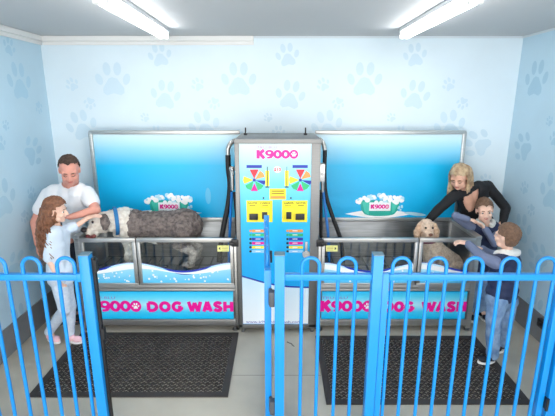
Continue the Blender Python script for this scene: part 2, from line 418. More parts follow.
    p.rect(a0, z0, a1, z1, mat('pale yellow sticker', (240, 238, 150), .5), 0)
    ax = a0+.02 if s < 0 else a1-.02
    p.poly([(ax-s*.0-.009*(-s)*-1, z0+.03), (ax-.0, z1-.013), (ax, z0+.013)] if False else ([(a0+.012, z0+.03), (a0+.028, z1-.014), (a0+.028, z0+.014)] if s < 0 else [(a1-.012, z0+.03), (a1-.028, z0+.014), (a1-.028, z1-.014)]), BLACKM, 1)
    tx0, tx1 = (a0+.04, a1-.01) if s < 0 else (a0+.01, a1-.04)
    for k in range(3): p.rect(tx0, z0+.012+k*.015, tx1, z0+.016+k*.015, mat('olive ink', (150, 145, 60), .5), 1)
    p.build('sticker', t, label='pale yellow sticker with a black arrow')
    # sign
    b = B(); bx(b, .43, 1.835, YF-.004, YF+.03, .135, .425, .002); sg = b.build('sign_panel', SIGN, t, False)
    p = Print(YF-.004)
    def sx(px): return at(px, 305, YF).x
    if s < 0: a0, a1, c0, c1, d0, d1 = -1.832, sx(141), sx(147), sx(183), sx(188), sx(233)
    else: a0, a1, c0, c1, d0, d1 = sx(320.5), sx(373), sx(384), sx(414), sx(422), sx(466)
    k9000(p, a0, a1, .215, .33, MAG)
    heavy(p, 'DOG', c0, c1, .215, .32, MAG); heavy(p, 'WASH', d0, d1, .215, .32, MAG)
    p.text('TRU-BLU', a0+.01, a0+.26, .35, .375, mat('violet ink', (150, 110, 200), .4), 1, off=.0)
    p.build('sign_lettering', sg)
    return t
BAYG = 'self serve dog wash bays'
tl = tub(-1, 'steel dog wash bay holding the large grey dog, left of the control cabinet', BAYG)
tr = tub(1, 'steel dog wash bay holding the small cream dog, right of the control cabinet', BAYG)
# hoses (each hangs on its bay)
HB = mat('blue wash hose', (20, 120, 205), .35)
def hose(bay, s):
    def pt(px, py, Y): return at(px, py, Y)
    if s < 0:
        b = B(); b.tube(smooth_path([pt(236, 140, 4.1), pt(231, 143, 4.08), pt(228, 149, 4.07), pt(228, 156, 4.07)]), .022, 10); b.build('hose_pipe', STEEL, bay)
        b = B(); b.tube(smooth_path([pt(228, 155, 4.07), pt(228.5, 170, 4.06), pt(230, 185, 4.05), pt(228, 205, 4.02), pt(224, 225, 3.98), pt(221, 243, 3.95), pt(219, 262, 3.93)]), .026, 10); b.build('dryer_hose', BLACK, bay)
        b = B(); b.tube(smooth_path([pt(232, 192, 4.0), pt(230.5, 215, 3.98), pt(229.5, 240, 3.95), pt(229, 262, 3.92)]), .014, 8); b.build('wash_hose', HB, bay)
        b = B(); b.tube([pt(232, 170, 3.98), pt(232.5, 190, 3.98)], [.024, .018], 10); b.ball(pt(232, 169, 3.98), .03); b.tube([pt(232, 168, 3.98), pt(233.5, 175, 3.9)], .01, 8); b.build('spray_nozzle', STEEL, bay)
        b = B(); b.tube(smooth_path([pt(234, 192, 4.0), pt(236, 215, 3.98), pt(237, 243, 3.97)]), .014, 8); b.build('drain_hose', BLACK, bay)
    else:
        b = B(); b.tube(smooth_path([pt(319, 139, 4.1), pt(323, 143, 4.08), pt(325, 150, 4.07)]), .022, 10); b.build('hose_pipe', STEEL, bay)
        b = B(); b.tube(smooth_path([pt(325, 150, 4.07), pt(324.5, 175, 4.06), pt(326, 195, 4.04), pt(333, 218, 4.0), pt(341, 241, 3.96), pt(343, 262, 3.93)]), .02, 10); b.build('dryer_hose', BLACK, bay)
        b = B(); b.tube(smooth_path([pt(323, 190, 4.0), pt(326, 215, 3.98), pt(328.5, 240, 3.95), pt(329, 262, 3.92)]), .014, 8); b.build('wash_hose', HB, bay)
        b = B(); b.tube([pt(322.5, 172, 3.98), pt(322.5, 192, 3.98)], [.022, .016], 10); b.ball(pt(322.5, 172, 3.98), .027); b.build('spray_nozzle', STEEL, bay)
        b = B(); b.tube(smooth_path([pt(321, 190, 4.0), pt(321, 215, 3.99), pt(321, 240, 3.97)]), .016, 8); b.build('drain_hose', BLACK, bay)
hose(tl, -1); hose(tr, 1)
# control cabinet
t = thing('control_cabinet', (0, 4.0, 0), 'tall steel control cabinet with blue printed payment panel between the two bays', 'control cabinet')
b = B(); b.box((-.355, 3.69, .06), (.355, YK+.05, 1.87), .004); b.box((-.375, 3.70, 1.85), (.38, YK+.06, 1.885), .006)
b.box((-.378, 3.665, .06), (-.338, 3.70, 1.885), .004); b.box((.30, 3.665, .06), (.38, 3.70, 1.885), .004)
b.box((-.378, 3.66, 1.845), (.38, 3.70, 1.886), .004); b.box((-.378, 3.665, .05), (.38, 3.70, .09), .004)
b.build('cabinet_body', mat('satin cabinet steel', (128, 128, 127), .42, .8, .08, 6, stretch=(1, 1, 30)), t)
for x in (-.34, .34):
    for y in (3.7, 4.3): f = B(); f.cyl((x, y, .001), (x, y, .06), .018); f.build('foot', STEELD, t)
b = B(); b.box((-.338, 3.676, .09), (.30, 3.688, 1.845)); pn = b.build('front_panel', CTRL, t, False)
YP = 3.676
p = Print(YP)
def rp(px, py): q = at(px, py, YP); return q.x, q.z
def rr_(x0, y0, x1, y1, m, lay=1):
    a = rp(x0, y1); c = rp(x1, y0); p.rect(a[0], a[1], c[0], c[1], m, lay)
def tx(s_, x0, y0, x1, y1, m, lay=2, off=.0):
    a = rp(x0, y1); c = rp(x1, y0); p.text(s_, a[0], c[0], a[1], c[1], m, lay, off=off)
tx('TRU-BLU', 257, 146, 277, 148.6, mat('pink violet ink', (190, 120, 190), .4))
a = rp(257, 158.5); c = rp(298, 150); k9000(p, a[0], c[0], a[1], c[1], MAG)
INK = {'r': mat('red ink', (232, 40, 60), .4), 'o': mat('orange ink', (247, 160, 80), .4), 'g': mat('green ink', (40, 190, 120), .4), 'y': YEL,
       'n': NAVYI, 'm': MAG, 'b': mat('light ink', (150, 205, 240), .4), 'k': BLACKM, 'w': WHITE}
for cx in (254, 300):
    rr_(cx-7.5, 165, cx+7.8, 168, INK['n'])
    c0 = rp(cx+.3, 180)
    for k, (col, a) in enumerate((('r', 90), ('o', 38), ('n', -15), ('g', -52), ('m', -90), ('g', -128), ('y', 180), ('b', 135))):
        r = .098; w = math.radians(21 if col != 'n' else 12); a = math.radians(a)
        if col == 'm': pts = [(c0[0], c0[1]-.03), (c0[0]-.032, c0[1]-.1), (c0[0]+.032, c0[1]-.1)]
        elif col == 'r': pts = [(c0[0], c0[1]+.01), (c0[0]+.04, c0[1]+.095), (c0[0]-.04, c0[1]+.095)]
        else: pts = [(c0[0]+.008*math.cos(a), c0[1]+.008*math.sin(a)), (c0[0]+r*math.cos(a-w), c0[1]+r*math.sin(a-w)), (c0[0]+r*1.04*math.cos(a), c0[1]+r*1.04*math.sin(a)), (c0[0]+r*math.cos(a+w), c0[1]+r*math.sin(a+w))]
        p.poly(pts, INK[col], 2)
    p.ell(c0[0], c0[1], .014, .014, NAVYI, 4)
for cx in (267.3, 286.8):
    rr_(cx-2, 170.5, cx+2, 186, YEL); rr_(cx-.35, 166.5, cx+.35, 187, BLACKM, 2); rr_(cx-1.8, 186.5, cx+1.8, 187.6, BLACKM, 3)
c0 = rp(277.4, 169.5); p.ell(c0[0], c0[1], .034, .03, WHITE, 1); tx('$10', 273.8, 167.8, 281, 171.6, INK['r'], 3, .03)
rr_(269.5, 188.5, 286, 199.5, YEL)
for k in range(2): rr_(271.5, 190.5+k*2.5, 284, 191.6+k*2.5, mat('brown ink', (150, 110, 20), .4), 2)
rr_(270.5, 196, 285, 198.6, INK['o'], 2)
for x0, x1 in ((246.8, 272.5), (282, 307.5)): rr_(x0, 200.5, x1, 222, YEL)
tx('NOTES', 248.3, 202, 257.3, 204, BLACKM, 2, .02); tx('CARDS', 260, 202, 270, 204, BLACKM, 2, .02)
tx('CARDS', 283.8, 202, 293.5, 204, BLACKM, 2, .02); tx('NOTES', 296, 202, 305.5, 204, BLACKM, 2, .02)
for x0 in (249.5, 262, 285, 298): rr_(x0, 205, x0+6, 205.7, mat('faint brown ink', (140, 120, 40), .4), 2)
for cx in (256.5, 293.5):
    for k, col in enumerate('ognmyb'):
        rr_(cx-4.5, 229.5+k*4.1, cx+9.5, 232.2+k*4.1, INK[col]); rr_(cx-1, 230.4+k*4.1, cx+4, 231.1+k*4.1, WHITE, 2)
        c0 = rp(cx-6, 230.8+k*4.1); p.ell(c0[0], c0[1], .012, .011, INK['o'] if k == 0 else (INK['k'] if k > 1 else INK['g']), 1)
for c0 in ((263.5, 198), (290.8, 198)): q = rp(*c0); p.ell(q[0], q[1], .008, .008, BLACKM, 1)
# white sweep at the foot with the address
lo = .095
def sw(x): return .60-.115*((x+.338)/.638)**1.2 - .04*math.sin((x+.338)/.638*PI)
xs = [-.337+.636*i/24 for i in range(25)]
p.strip([(x, sw(x)) for x in xs], [(x, lo) for x in xs], ramp_mat('panel foot ink', [(0, (245, 250, 253)), (.55, (225, 242, 250)), (1, (200, 232, 247))], .09, .6), 0)
p.strip([(x, sw(x)+.004) for x in xs], [(x, sw(x)-.012) for x in xs], NAVYI, 1)
tx('www.k9000dogwash.com', 246, 320.5, 301, 323.6, NAVYI, 2)
p.build('panel_print', pn)
for x0, x1, nm in ((249.5, 258, 'note_slot'), (295.5, 304.5, 'note_slot')):
    a = rp(x0, 219.5); c = rp(x1, 213.5); b = B(); b.box((a[0], YP-.02, a[1]), (c[0], YP-.004, c[1]), .003); b.build(nm, BLACKM, t)
for x0, x1 in ((260.5, 269), (284.5, 293)):
    a = rp(x0, 219.5); c = rp(x1, 207.5); b = B(); b.box((a[0], YP-.025, a[1]), (c[0], YP-.004, c[1]), .004); cr = b.build('card_reader', YEL, t)
    b = B(); b.box((a[0]+.015, YP-.03, a[1]+.012), (c[0]-.015, YP-.0255, c[1]-.035), .002); b.build('card_screen', BLACKM, cr)
for x in (245.5, 305.5):
    q = at(x, 131, 4.15); b = B(); b.cyl((q.x, 4.15, 1.884), (q.x, 4.15, 1.90), .018); b.cyl((q.x, 4.15, 1.898), (q.x, 4.15, 1.955), .007); b.build('bolt', BLACKM, t)
b = B(); b.box((.372, 3.69, 1.5), (.425, 3.80, 1.66), .006); sb = b.build('switch_box', STEEL, t)
b = B(); b.tube([(.40, 3.688, 1.57), (.40, 3.66, 1.575)], .012, 10); b.build('switch_knob', STEELD, sb)
q = at(306, 253.5, YP); b = B(); b.cyl((q.x, YP-.004, q.z), (q.x, YP-.03, q.z), .034, 20); b.cyl((q.x, YP-.03, q.z), (q.x, YP-.04, q.z), .015); b.box((q.x-.012, YP-.022, q.z+.02), (q.x+.012, YP-.006, q.z+.12), .004)
b.build('lock', STEEL, t)
# ------------------------------------------------------------------ mats
RUB = mat('perforated black rubber', (50, 45, 43), .62, vary=.25, vscale=4, bump=.2)
def rubber_mat(x0, x1, y0, y1, label):
    b = B(); h = .013; w = .055
    def rim(ax, ay, cx, cy): b.box((ax, ay, .0012), (cx, cy, h*.8), .003)
    rim(x0, y0, x1, y0+w); rim(x0, y1-w, x1, y1); rim(x0, y0+w, x0+w, y1-w); rim(x1-w, y0+w, x1, y1-w)
    nx = int((x1-x0-2*w)/.036); ny = int((y1-y0-2*w)/.036)
    dx = (x1-x0-2*w)/nx; dy = (y1-y0-2*w)/ny; N = 8; bm = b.bm
    for j in range(ny):
        for i in range(nx):
            cx = x0+w+dx*(i+.5); cy = y0+w+dy*(j+.5)
            r = .0095 if (i+j) % 2 else .0125
            sq = [];
            for k in range(N):
                a = 2*PI*k/N+PI/8; ca, sa = math.cos(a), math.sin(a)
                m = max(abs(ca), abs(sa)); sq.append(Vector((cx+ca/m*dx/2, cy+sa/m*dy/2, h*.75)))
            o_ = [bm.verts.new(q) for q in sq]
            i1 = [bm.verts.new((cx+math.cos(2*PI*k/N+PI/8)*r*1.25, cy+math.sin(2*PI*k/N+PI/8)*r*1.25, h)) for k in range(N)]
            i2 = [bm.verts.new((cx+math.cos(2*PI*k/N+PI/8)*r, cy+math.sin(2*PI*k/N+PI/8)*r, .0012)) for k in range(N)]
            for k in range(N):
                n_ = (k+1) % N
                bm.faces.new([o_[k], o_[n_], i1[n_], i1[k]]); bm.faces.new([i1[k], i1[n_], i2[n_], i2[k]])
    o = b.build('rubber_mat', RUB, None, False)
    return tag(o, label, 'mat', 'perforated rubber mats in front of the wash bays')
rubber_mat(-1.92, -.38, 2.74, 3.66, 'black perforated rubber mat on the floor before the left wash bay')
rubber_mat(.365, 1.91, 2.66, 3.6, 'black perforated rubber mat on the floor before the right wash bay')
# ------------------------------------------------------------------ fence
FY = 2.4; ZR = 1.15; ZT = 1.285
PG = 'square blue fence posts'
def post(x, label, y=FY):
    t = thing('fence_post', (x, y, 0), label, 'fence post', PG)
    b = B(); b.box((x-.031, y-.031, .002), (x+.031, y+.031, 1.295), .004); b.build('pole', BLUE, t)
    b = B(); b.box((x-.033, y-.033, 1.2955), (x+.033, y+.033, 1.303), .002); b.build('cap', mat('grey blue cap', (95, 125, 140), .5), t)
    b = B(); b.box((x-.06, y-.06, .0005), (x+.06, y+.06, .008), .001); b.build('base_plate', BLUE, t)
    return t
def hoops(t, pts, ux, r=.0118):
    """pts: hoop centres (Vector at z=0), ux: unit vector along the panel"""
    hw = .054
    for c in pts:
        p = [c-ux*hw+Vector((0, 0, .06))]+[c-ux*hw+Vector((0, 0, z)) for z in (.5, 1.0)]
        p += [c+Vector((0, 0, ZT-r-hw))+ux*hw*math.cos(a)+Vector((0, 0, hw*math.sin(a))) for a in [PI-PI*i/12 for i in range(13)]]
        p += [c+ux*hw+Vector((0, 0, z)) for z in (1.0, .5, .06)]
        b = B(); b.tube(p, r, 10); b.build('hoop', BLUE, t)
def rails(t, a, c, zs=(ZR, .075)):
    d = (c-a).normalized(); R = Matrix((d, Vector((-d.y, d.x, 0)), Vector((0, 0, 1)))).transposed()
    for z in zs:
        m = (a+c)/2; ln = (c-a).length
        b = B(); b.box(m+Vector((-ln/2, -.019, z-.02)), m+Vector((ln/2, .019, z+.02)), .003, rot=R) if False else b.box((m.x-ln/2, m.y-.019, z-.02), (m.x+ln/2, m.y+.019, z+.02), .003, rot=R)
        b.build('rail', BLUE, t)
def stile(t, p, z0=.03, z1=1.172, w=.02):
    b = B(); b.box((p.x-w, p.y-.019, z0), (p.x+w, p.y+.019, z1), .003); b.build('stile', BLUE, t)
def V(x, y=FY, z=0): return Vector((x, y, z))
UX = Vector((1, 0, 0))
post(-1.176, 'blue square post at the end of the left fence panel, near the girl')
post(.013, 'blue square post in front of the control cabinet')
post(.614, 'blue square post before the right bay, beside the closed gate')
post(1.83, 'rightmost blue square post, beyond the closed gate near the right wall')
t = thing('hoop_fence', V(-1.8), 'blue hoop topped fence panel at the left, by the girl', 'fence', 'hoop topped fence panels')
rails(t, V(XL+.015), V(-1.21)); hoops(t, [V(-1.304-.213*k) for k in range(5)], UX)
for z in (ZR, .075):
    b = B(); b.box((-1.235, FY-.026, z-.026), (-1.209, FY+.026, z+.026), .003); b.build('bracket', BLUE, t)
t = thing('hoop_fence', V(.31), 'short blue hoop topped fence panel between two posts in front of the right bay', 'fence', 'hoop topped fence panels')
rails(t, V(.046), V(.581)); hoops(t, [V(.205), V(.43)], UX)
t = thing('hoop_fence', V(2.15), 'blue hoop topped fence panel at the right wall, cut by the photo edge', 'fence', 'hoop topped fence panels')
rails(t, V(1.863), V(XR-.015)); hoops(t, [V(2.0), V(2.22)], UX)
t = thing('gate', V(.66), 'closed blue hoop topped gate in front of the two boys and right bay', 'gate', 'hoop topped gates')
stile(t, V(.669)); stile(t, V(1.76)); rails(t, V(.69), V(1.739)); hoops(t, [V(.764+.2235*k) for k in range(5)], UX)
for z in (.25, 1.02):
    b = B(); b.box((1.782, FY-.035, z-.04), (1.797, FY-.005, z+.04), .003); b.cyl((1.79, FY-.04, z-.045), (1.79, FY-.04, z+.045), .010); b.build('hinge', BLACKM, t)
g0 = V(-.062, 2.46); g1 = V(-.092, 3.34); ug = (g1-g0).normalized()
t = thing('gate', g0, 'open blue hoop topped gate seen edge on, left of the middle post', 'gate', 'hoop topped gates')
stile(t, g0, w=.022); stile(t, g1, z1=1.285, w=.022); rails(t, g0+ug*.02, g1-ug*.02); hoops(t, [g0+ug*(.13+.205*k) for k in range(4)], ug)
for z in (.2, 1.0):
    b = B(); b.box((-.052, 2.38, z-.05), (-.0185, 2.43, z+.05), .004); b.cyl((-.045, 2.425, z-.055), (-.045, 2.425, z+.055), .012); b.build('hinge', mat('dark grey hinge', (70, 75, 82), .4), t)
q = at(271.5, 257, 3.34); b = B(); b.box((-.068, 3.325, .87), (-.045, 3.36, .97), .004); b.build('latch', BLACKM, t)
# latch strike strip on the left post
lp = [o for o in COL.objects if o.name.startswith('fence_post')][0]
b = B(); b.box((-1.1445, FY-.0, .08), (-1.128, FY+.03, 1.27), .003)
for z in (.75, 1.22): b.box((-1.13, FY-.01, z-.04), (-1.112, FY+.03, z+.04), .006)
b.build('strike_strip', BLACK, lp)
q = at(538, 321, 3.6)
b = B(); b.box((XR-.055, 3.42, .17), (XR-.013, 3.52, .25), .008); b.cyl((XR-.07, 3.47, .21), (XR-.054, 3.47, .21), .02)
tag(b.build('door_stop', BLACKM), 'small black stop fixed on the right baseboard', 'door stop')
# ------------------------------------------------------------------ people
def frame(f, up=(0, 0, 1)):
    f = Vector(f).normalized(); r = f.cross(Vector(up)).normalized(); u = r.cross(f)
    return f, r, u
def head_fn(b, c, f, r, u, s):
    M = Matrix((r, f, u)).transposed()
    def P(x, y, z): return c+(r*x+f*y+u*z)*s
    def E(x, y, z, a, d, h): b.ball(P(x, y, z), (a*s, d*s, h*s), 20, 14, M)
    E(0, -.012, .03, .077, .096, .088); E(0, .028, -.035, .060, .068, .082); E(0, .055, -.088, .030, .032, .026)
    b.capsule(P(-.045, .035, -.075), P(0, .06, -.092), .022*s, .024*s, 10); b.capsule(P(.045, .035, -.075), P(0, .06, -.092), .022*s, .024*s, 10)
    E(-.038, .06, -.035, .026, .026, .024); E(.038, .06, -.035, .026, .026, .024)
    b.capsule(P(-.045, .066, .022), P(.045, .066, .022), .018*s, .018*s, 10)
    b.capsule(P(0, .088, .012), P(0, .108, -.024), .009*s, .014*s, 10); E(-.012, .098, -.03, .01, .012, .009); E(.012, .098, -.03, .01, .012, .009)
    for k in (-1, 1): E(k*.078, -.008, -.008, .010, .020, .033)
def face_parts(t, c, f, r, u, s, iris=(70, 60, 50), brow=(90, 65, 45), smile=True, down=False):
    M = Matrix((r, f, u)).transposed()
    def P(x, y, z): return c+(r*x+f*y+u*z)*s
    for k in (-1, 1):
        if down:
            b = B(); b.tube([P(k*.016, .0865, -.002), P(k*.031, .0885, -.007), P(k*.046, .078, -.001)], [.0015*s, .003*s, .0015*s], 6); b.build('eyelashes', mat('dark lashes', (60, 40, 34), .7), t)
            b = B(); b.tube([P(k*.014, .088, .02), P(k*.032, .088, .026), P(k*.05, .074, .02)], [.003*s, .0045*s, .002*s], 6); b.build('eyebrow', mat('brow %d' % brow[0], brow, .7), t)
            continue
        b = B(); b.ball(P(k*.031, .072, .0), .0115*s, 12, 8); e = b.build('eye', mat('eye white', (240, 238, 235), .25), t)
        b = B(); b.ball(P(k*.031, .0785, -.001), .0088*s, 10, 6); b.build('iris', mat('iris %d' % iris[0], iris, .2), e)
        b = B(); b.tube([P(k*.014, .088, .02), P(k*.032, .088, .026), P(k*.05, .074, .02)], [.003*s, .0045*s, .002*s], 6); b.build('eyebrow', mat('brow %d' % brow[0], brow, .7), t)
    b = B(); dz = .006 if smile else 0
    b.tube([P(-.026, .078, -.058+dz), P(-.012, .089, -.062), P(0, .0925, -.063), P(.012, .089, -.062), P(.026, .078, -.058+dz)], [.003*s, .006*s, .007*s, .006*s, .003*s], 8)
    b.build('lips', mat('lips', (196, 112, 108), .45), t)
def hand_fn(b, w, d, n, thumb, s, curl=.5):
    d = Vector(d).normalized(); n = Vector(n); n = (n-d*n.dot(d)).normalized(); l = d.cross(n)*thumb
    for o in (-.026, -.009, .009, .026): b.capsule(w+l*o*s*.7, w+(d*.082+l*o)*s, .017*s, .0135*s, 8)
    for k, (o, ln) in enumerate(((-.030, .062), (-.010, .072), (.011, .078), (.031, .070))):
        p = w+(d*.085+l*o)*s; a = .15
        for j, seg in enumerate((.45, .32, .25)):
            a += curl*(.5+.35*j); dd = d*math.cos(a)+n*math.sin(a)+l*o*1.5
            q = p+dd.normalized()*ln*seg*s; b.capsule(p, q, (.0095-.001*j)*s, (.0088-.001*j)*s, 8); p = q
    p = w+(d*.028+l*.026)*s; q = p+(d*.6+l*.7+n*.25).normalized()*.038*s; b.capsule(p, q, .0125*s, .0105*s, 8)
    b.capsule(q, q+(d*.85+l*.25+n*.3).normalized()*.03*s, .0105*s, .0085*s, 8)
def torso_fn(b, J, s, g, inf=0, lo=1.0):
    N, Pv, A, C_ = J['neck'], J['pelvis'], J['shL'], J['shR']
    R = (C_-A).normalized(); up = (N-Pv).normalized(); fwd = J['fwd']
    ch = L(N, Pv, .36); wa = L(N, Pv, .68)
    b.capsule(L(A, C_, .1), L(A, C_, .9), .062*s*g+inf)
    b.capsule(L(A, C_, .3)+up*.03*s, N, .05*s+inf, .05*s+inf); b.capsule(L(A, C_, .7)+up*.03*s, N, .05*s+inf, .05*s+inf)
    def row(c, w, r): return [c-R*w*s*g, c, c+R*w*s*g], r*s*g+inf
    rows = [row(L(A, C_, .5), .10, .085), row(ch, .075, .108), row(wa, .055, .10), row(L(wa, Pv, lo), .07, .112)]
    for (a, ra), (c, rc) in zip(rows, rows[1:]):
        for p, q in zip(a, c): b.capsule(p, q, ra, rc)
        b.capsule(c[0], c[2], rc)
    for k in (-1, 1): b.ball(ch+R*k*.07*s*g+fwd*.04*s, (.075*s*g+inf,)*3)
def human(name, loc, label, J, s, g, skin, headdir, hs, cl, hands, iris, brow, group=None, headup=(0, 0, 1), voxel=.006, down=False):
    t = thing(name, loc, label, 'person', group)
    f, r, u = frame(headdir, headup); hc = J['head']
    def body(b):
        torso_fn(b, J, s, g)
        b.capsule(J['neck'], hc-u*.055*hs-f*.015*hs, .056*s, .05*s)
        head_fn(b, hc, f, r, u, hs)
        if g > 1: b.ball(hc+(f*.012-u*.055)*hs, .07*hs); b.capsule(J['neck'], hc-u*.03*hs, .072, .066)
        for k in 'LR':
            b.capsule(J['sh'+k], J['el'+k], .052*s*g, .040*s*g); b.capsule(J['el'+k], J['wr'+k], .041*s*g, .027*s); 
            b.capsule(J['hip'+k], J['kn'+k], .082*s*g, .056*s); b.capsule(J['kn'+k], J['an'+k], .054*s, .036*s)
            an, to = J['an'+k], J['to'+k]; b.capsule(an, L(an, to, .35)-Vector((0, 0, .02*s)), .036*s, .034*s); b.capsule(L(an, to, .3)-Vector((0, 0, .02*s)), to, .034*s, .026*s)
            h = hands[k]; hand_fn(b, J['wr'+k], h[0], h[1], h[2], s*h[4] if len(h) > 4 else s, h[3])
    bo = blob('body', body, skin, t, voxel, 2)
    face_parts(t, hc, f, r, u, hs, iris, brow, down=down)
    return t, f, r, u
def limb(b, J, k, a, c, ra, rc, t0=0, t1=1, inf=.01): b.capsule(L(J[a+k], J[c+k], t0), L(J[a+k], J[c+k], t1), ra+inf, rc+inf)
def fold(amp=.006, fr=14): return lambda p: amp*noise.noise(Vector((p.x*fr, p.y*fr, p.z*fr*.6)))
def shoe(t, an, to, s, m, sole, name='shoe', lift=0):
    d = (to-an); d.z = 0; d.normalize(); r = Vector((-d.y, d.x, 0)); M = Matrix((r, d, Vector((0, 0, 1)))).transposed()
    z = .0
    he = Vector((an.x, an.y, lift))-d*.03*s; te = Vector((to.x, to.y, lift))+d*.03*s; mid = (he+te)/2; ln = (te-he).length/2
    def fn(b):
        b.ball(L(he, te, .25)+Vector((0, 0, .055*s)), (.042*s, ln*.55, .05*s), 16, 10, M); b.ball(L(he, te, .72)+Vector((0, 0, .045*s)), (.046*s, ln*.55, .036*s), 16, 10, M)
        b.capsule(L(he, te, .2)+Vector((0, 0, .05*s)), Vector((an.x, an.y, .11*s)), .045*s, .042*s)
    sh = blob(name, fn, m, t, .006, 3, cut=lambda p: p.z < .012+lift)
    b = B(); pts = []
    n = 24; vs = []
    for z in (.001, .024*s):
        vs.append([b.bm.verts.new(mid+r*math.sin(2*PI*i/n)*.048*s*(1.0 if math.cos(2*PI*i/n) > 0 else .88)+d*math.cos(2*PI*i/n)*(ln+.006)+Vector((0, 0, z))) for i in range(n)])
    for i in range(n): b._f([vs[0][i], vs[0][(i+1) % n], vs[1][(i+1) % n], vs[1][i]])
    b._f(vs[0]); b._f(vs[1]); b.build('sole', sole, sh)
    return sh
def hair_cap(t, c, f, r, u, s, m, fr=.035, lo=-.03, thick=.012, rough=.004, hz=.072, name='hair'):
    M = Matrix((r, f, u)).transposed()
    def fn(b): b.ball(c+(f*-.014+u*.034)*s, ((.077+thick)*s, (.096+thick)*s, (.088+thick*1.3)*s), 24, 18, M); b.ball(c+(f*-.035-u*.02)*s, ((.066+thick)*s, .066*s, .07*s), 20, 12, M)
    def cut(p):
        q = p-c; y = q.dot(f)/s; z = q.dot(u)/s; x = abs(q.dot(r))/s
        if z < -.075: return True
        if y > fr: return z < hz + .012*math.sin(x*60)
        if y > -.03: return z < .03 - (fr-y)*.2
        return False
    return blob(name, fn, m, t, .005, 2, disp=lambda p: rough*(noise.noise(p*70)+.6*noise.noise(p*160)), cut=cut)

WHITECLOTH = mat('white cotton', (236, 238, 242), .8, bump=.25, bscale=25)
# ---- man
J = dict(pelvis=Vector((-2.13, 3.96, .93)), neck=at(71, 183, 3.90), head=at(69.5, 170, 3.78), shL=at(48, 195, 3.90), shR=at(87, 193, 3.88),
         elL=at(35, 222, 3.86), wrL=at(37.5, 244, 3.72), elR=at(96, 210, 3.74), wrR=at(70, 217, 3.62),
         hipL=Vector((-2.21, 3.96, .9)), hipR=Vector((-2.05, 3.98, .9)), knL=Vector((-2.22, 3.9, .49)), knR=Vector((-2.06, 3.94, .49)),
         anL=Vector((-2.22, 3.97, .1)), anR=Vector((-2.06, 4.0, .1)), toL=Vector((-2.22, 3.82, .04)), toR=Vector((-2.05, 3.85, .04)), fwd=Vector((.2, -.95, 0)))
t, f, r, u = human('person', (-2.13, 3.96, 0), 'man in a white T-shirt with short dark hair, looking down behind the girl', J, 1.0, 1.07, SKINR, (.28, -.70, -.40), 1.06,
                   None, {'L': ((.1, -.25, -1), (.6, .5, 0), 1, .45), 'R': ((-1, -.2, .0), (0, -.2, -1), -1, .3)}, (70, 60, 50), (80, 60, 45), down=True)
def shirt(b):
    torso_fn(b, J, 1.0, 1.08, .012, .75)
    for k in 'LR': b.capsule(J['sh'+k], L(J['sh'+k], J['el'+k], .52), .070, .072)
nk = J['neck']; hd = J['head']
blob('t_shirt', shirt, WHITECLOTH, t, .008, 5, disp=fold(.009, 11), cut=lambda p: (p-nk).length < .082 or (p-nk-(hd-nk)*.5).length < .095)
def jeans(b):
    b.capsule(L(J['hipL'], J['hipR'], 0), J['hipR'], .118)
    for k in 'LR': limb(b, J, k, 'hip', 'kn', .098, .072); limb(b, J, k, 'kn', 'an', .07, .056)
blob('trousers', jeans, mat('dark denim', (38, 42, 54), .8, bump=.2), t, .01, 4)
for k in 'LR': shoe(t, J['an'+k], J['to'+k], 1.0, BLACKM, mat('grey sole', (90, 90, 90), .6))
hair_cap(t, hd, f, r, u, 1.06, mat('dark brown short hair', (62, 46, 38), .7, c2=(88, 66, 54), vscale=60, bump=.6, bscale=200), fr=.0, rough=.006, thick=.009, hz=.094)
# ---- girl
HG = at(56, 210.5, 3.44)
J = dict(pelvis=at(60, 272, 3.46), neck=at(55.5, 226, 3.45), head=HG, shL=at(62.5, 230, 3.54), shR=at(53, 235, 3.37),
         elL=at(76, 226, 3.58), wrL=at(88.5, 217.5, 3.62), elR=at(48.5, 259, 3.36), wrR=at(57.5, 277, 3.32),
         hipL=at(63, 277, 3.50), hipR=at(58, 277, 3.40), knL=at(70, 307, 3.50), knR=at(65, 309, 3.38),
         anL=at(69, 330, 3.50), anR=at(49, 331, 3.52), toL=at(79, 339, 3.47), toR=at(57.5, 340, 3.47), fwd=Vector((.95, -.1, 0)))
J['toL'].z = J['toR'].z = .03; J['anL'].z = .085; J['anR'].z = .10
t, f, r, u = human('person', (J['pelvis'].x, 3.46, 0), 'girl with long curly brown hair in pale clothes, reaching to the large dog', J, .74, .82, SKINK, (.93, .12, -.12), .86,
                   None, {'L': ((1, .05, .25), (0, .2, -1), 1, .3), 'R': ((.35, 0, -1), (1, .3, 0), 1, .45)}, (80, 60, 45), (110, 80, 55), voxel=.0055)
PB = mat('pale blue jersey', (214, 228, 242), .8, bump=.3, bscale=30)
def gs(b):
    torso_fn(b, J, .74, .85, .016, .95)
    for k, e in (('L', .85), ('R', .95)): b.capsule(J['sh'+k], L(J['sh'+k], J['el'+k], e), .052, .046)
    b.capsule(J['pelvis']+Vector((0, 0, .03)), J['pelvis']-Vector((0, 0, .04)), .112, .118)
nk2 = J['neck'].copy(); hd2 = HG.copy()
blob('tunic_top', gs, PB, t, .007, 5, disp=fold(.007, 16), cut=lambda p: (p-nk2).length < .055 or (p-L(nk2, hd2, .5)).length < .07)
def gp(b):
    b.capsule(J['hipL'], J['hipR'], .088)
    for k in 'LR': limb(b, J, k, 'hip', 'kn', .066, .048, inf=.008); limb(b, J, k, 'kn', 'an', .048, .036, inf=.006)
blob('leggings', gp, mat('pale grey leggings', (196, 209, 226), .8, c2=(214, 224, 236), vscale=40, bump=.3), t, .007, 4, disp=fold(.004, 18))
for k in 'LR': shoe(t, J['an'+k], J['to'+k], .80, mat('pale pink shoe', (240, 196, 206), .7), mat('white sole', (240, 236, 236), .6), lift=.014)
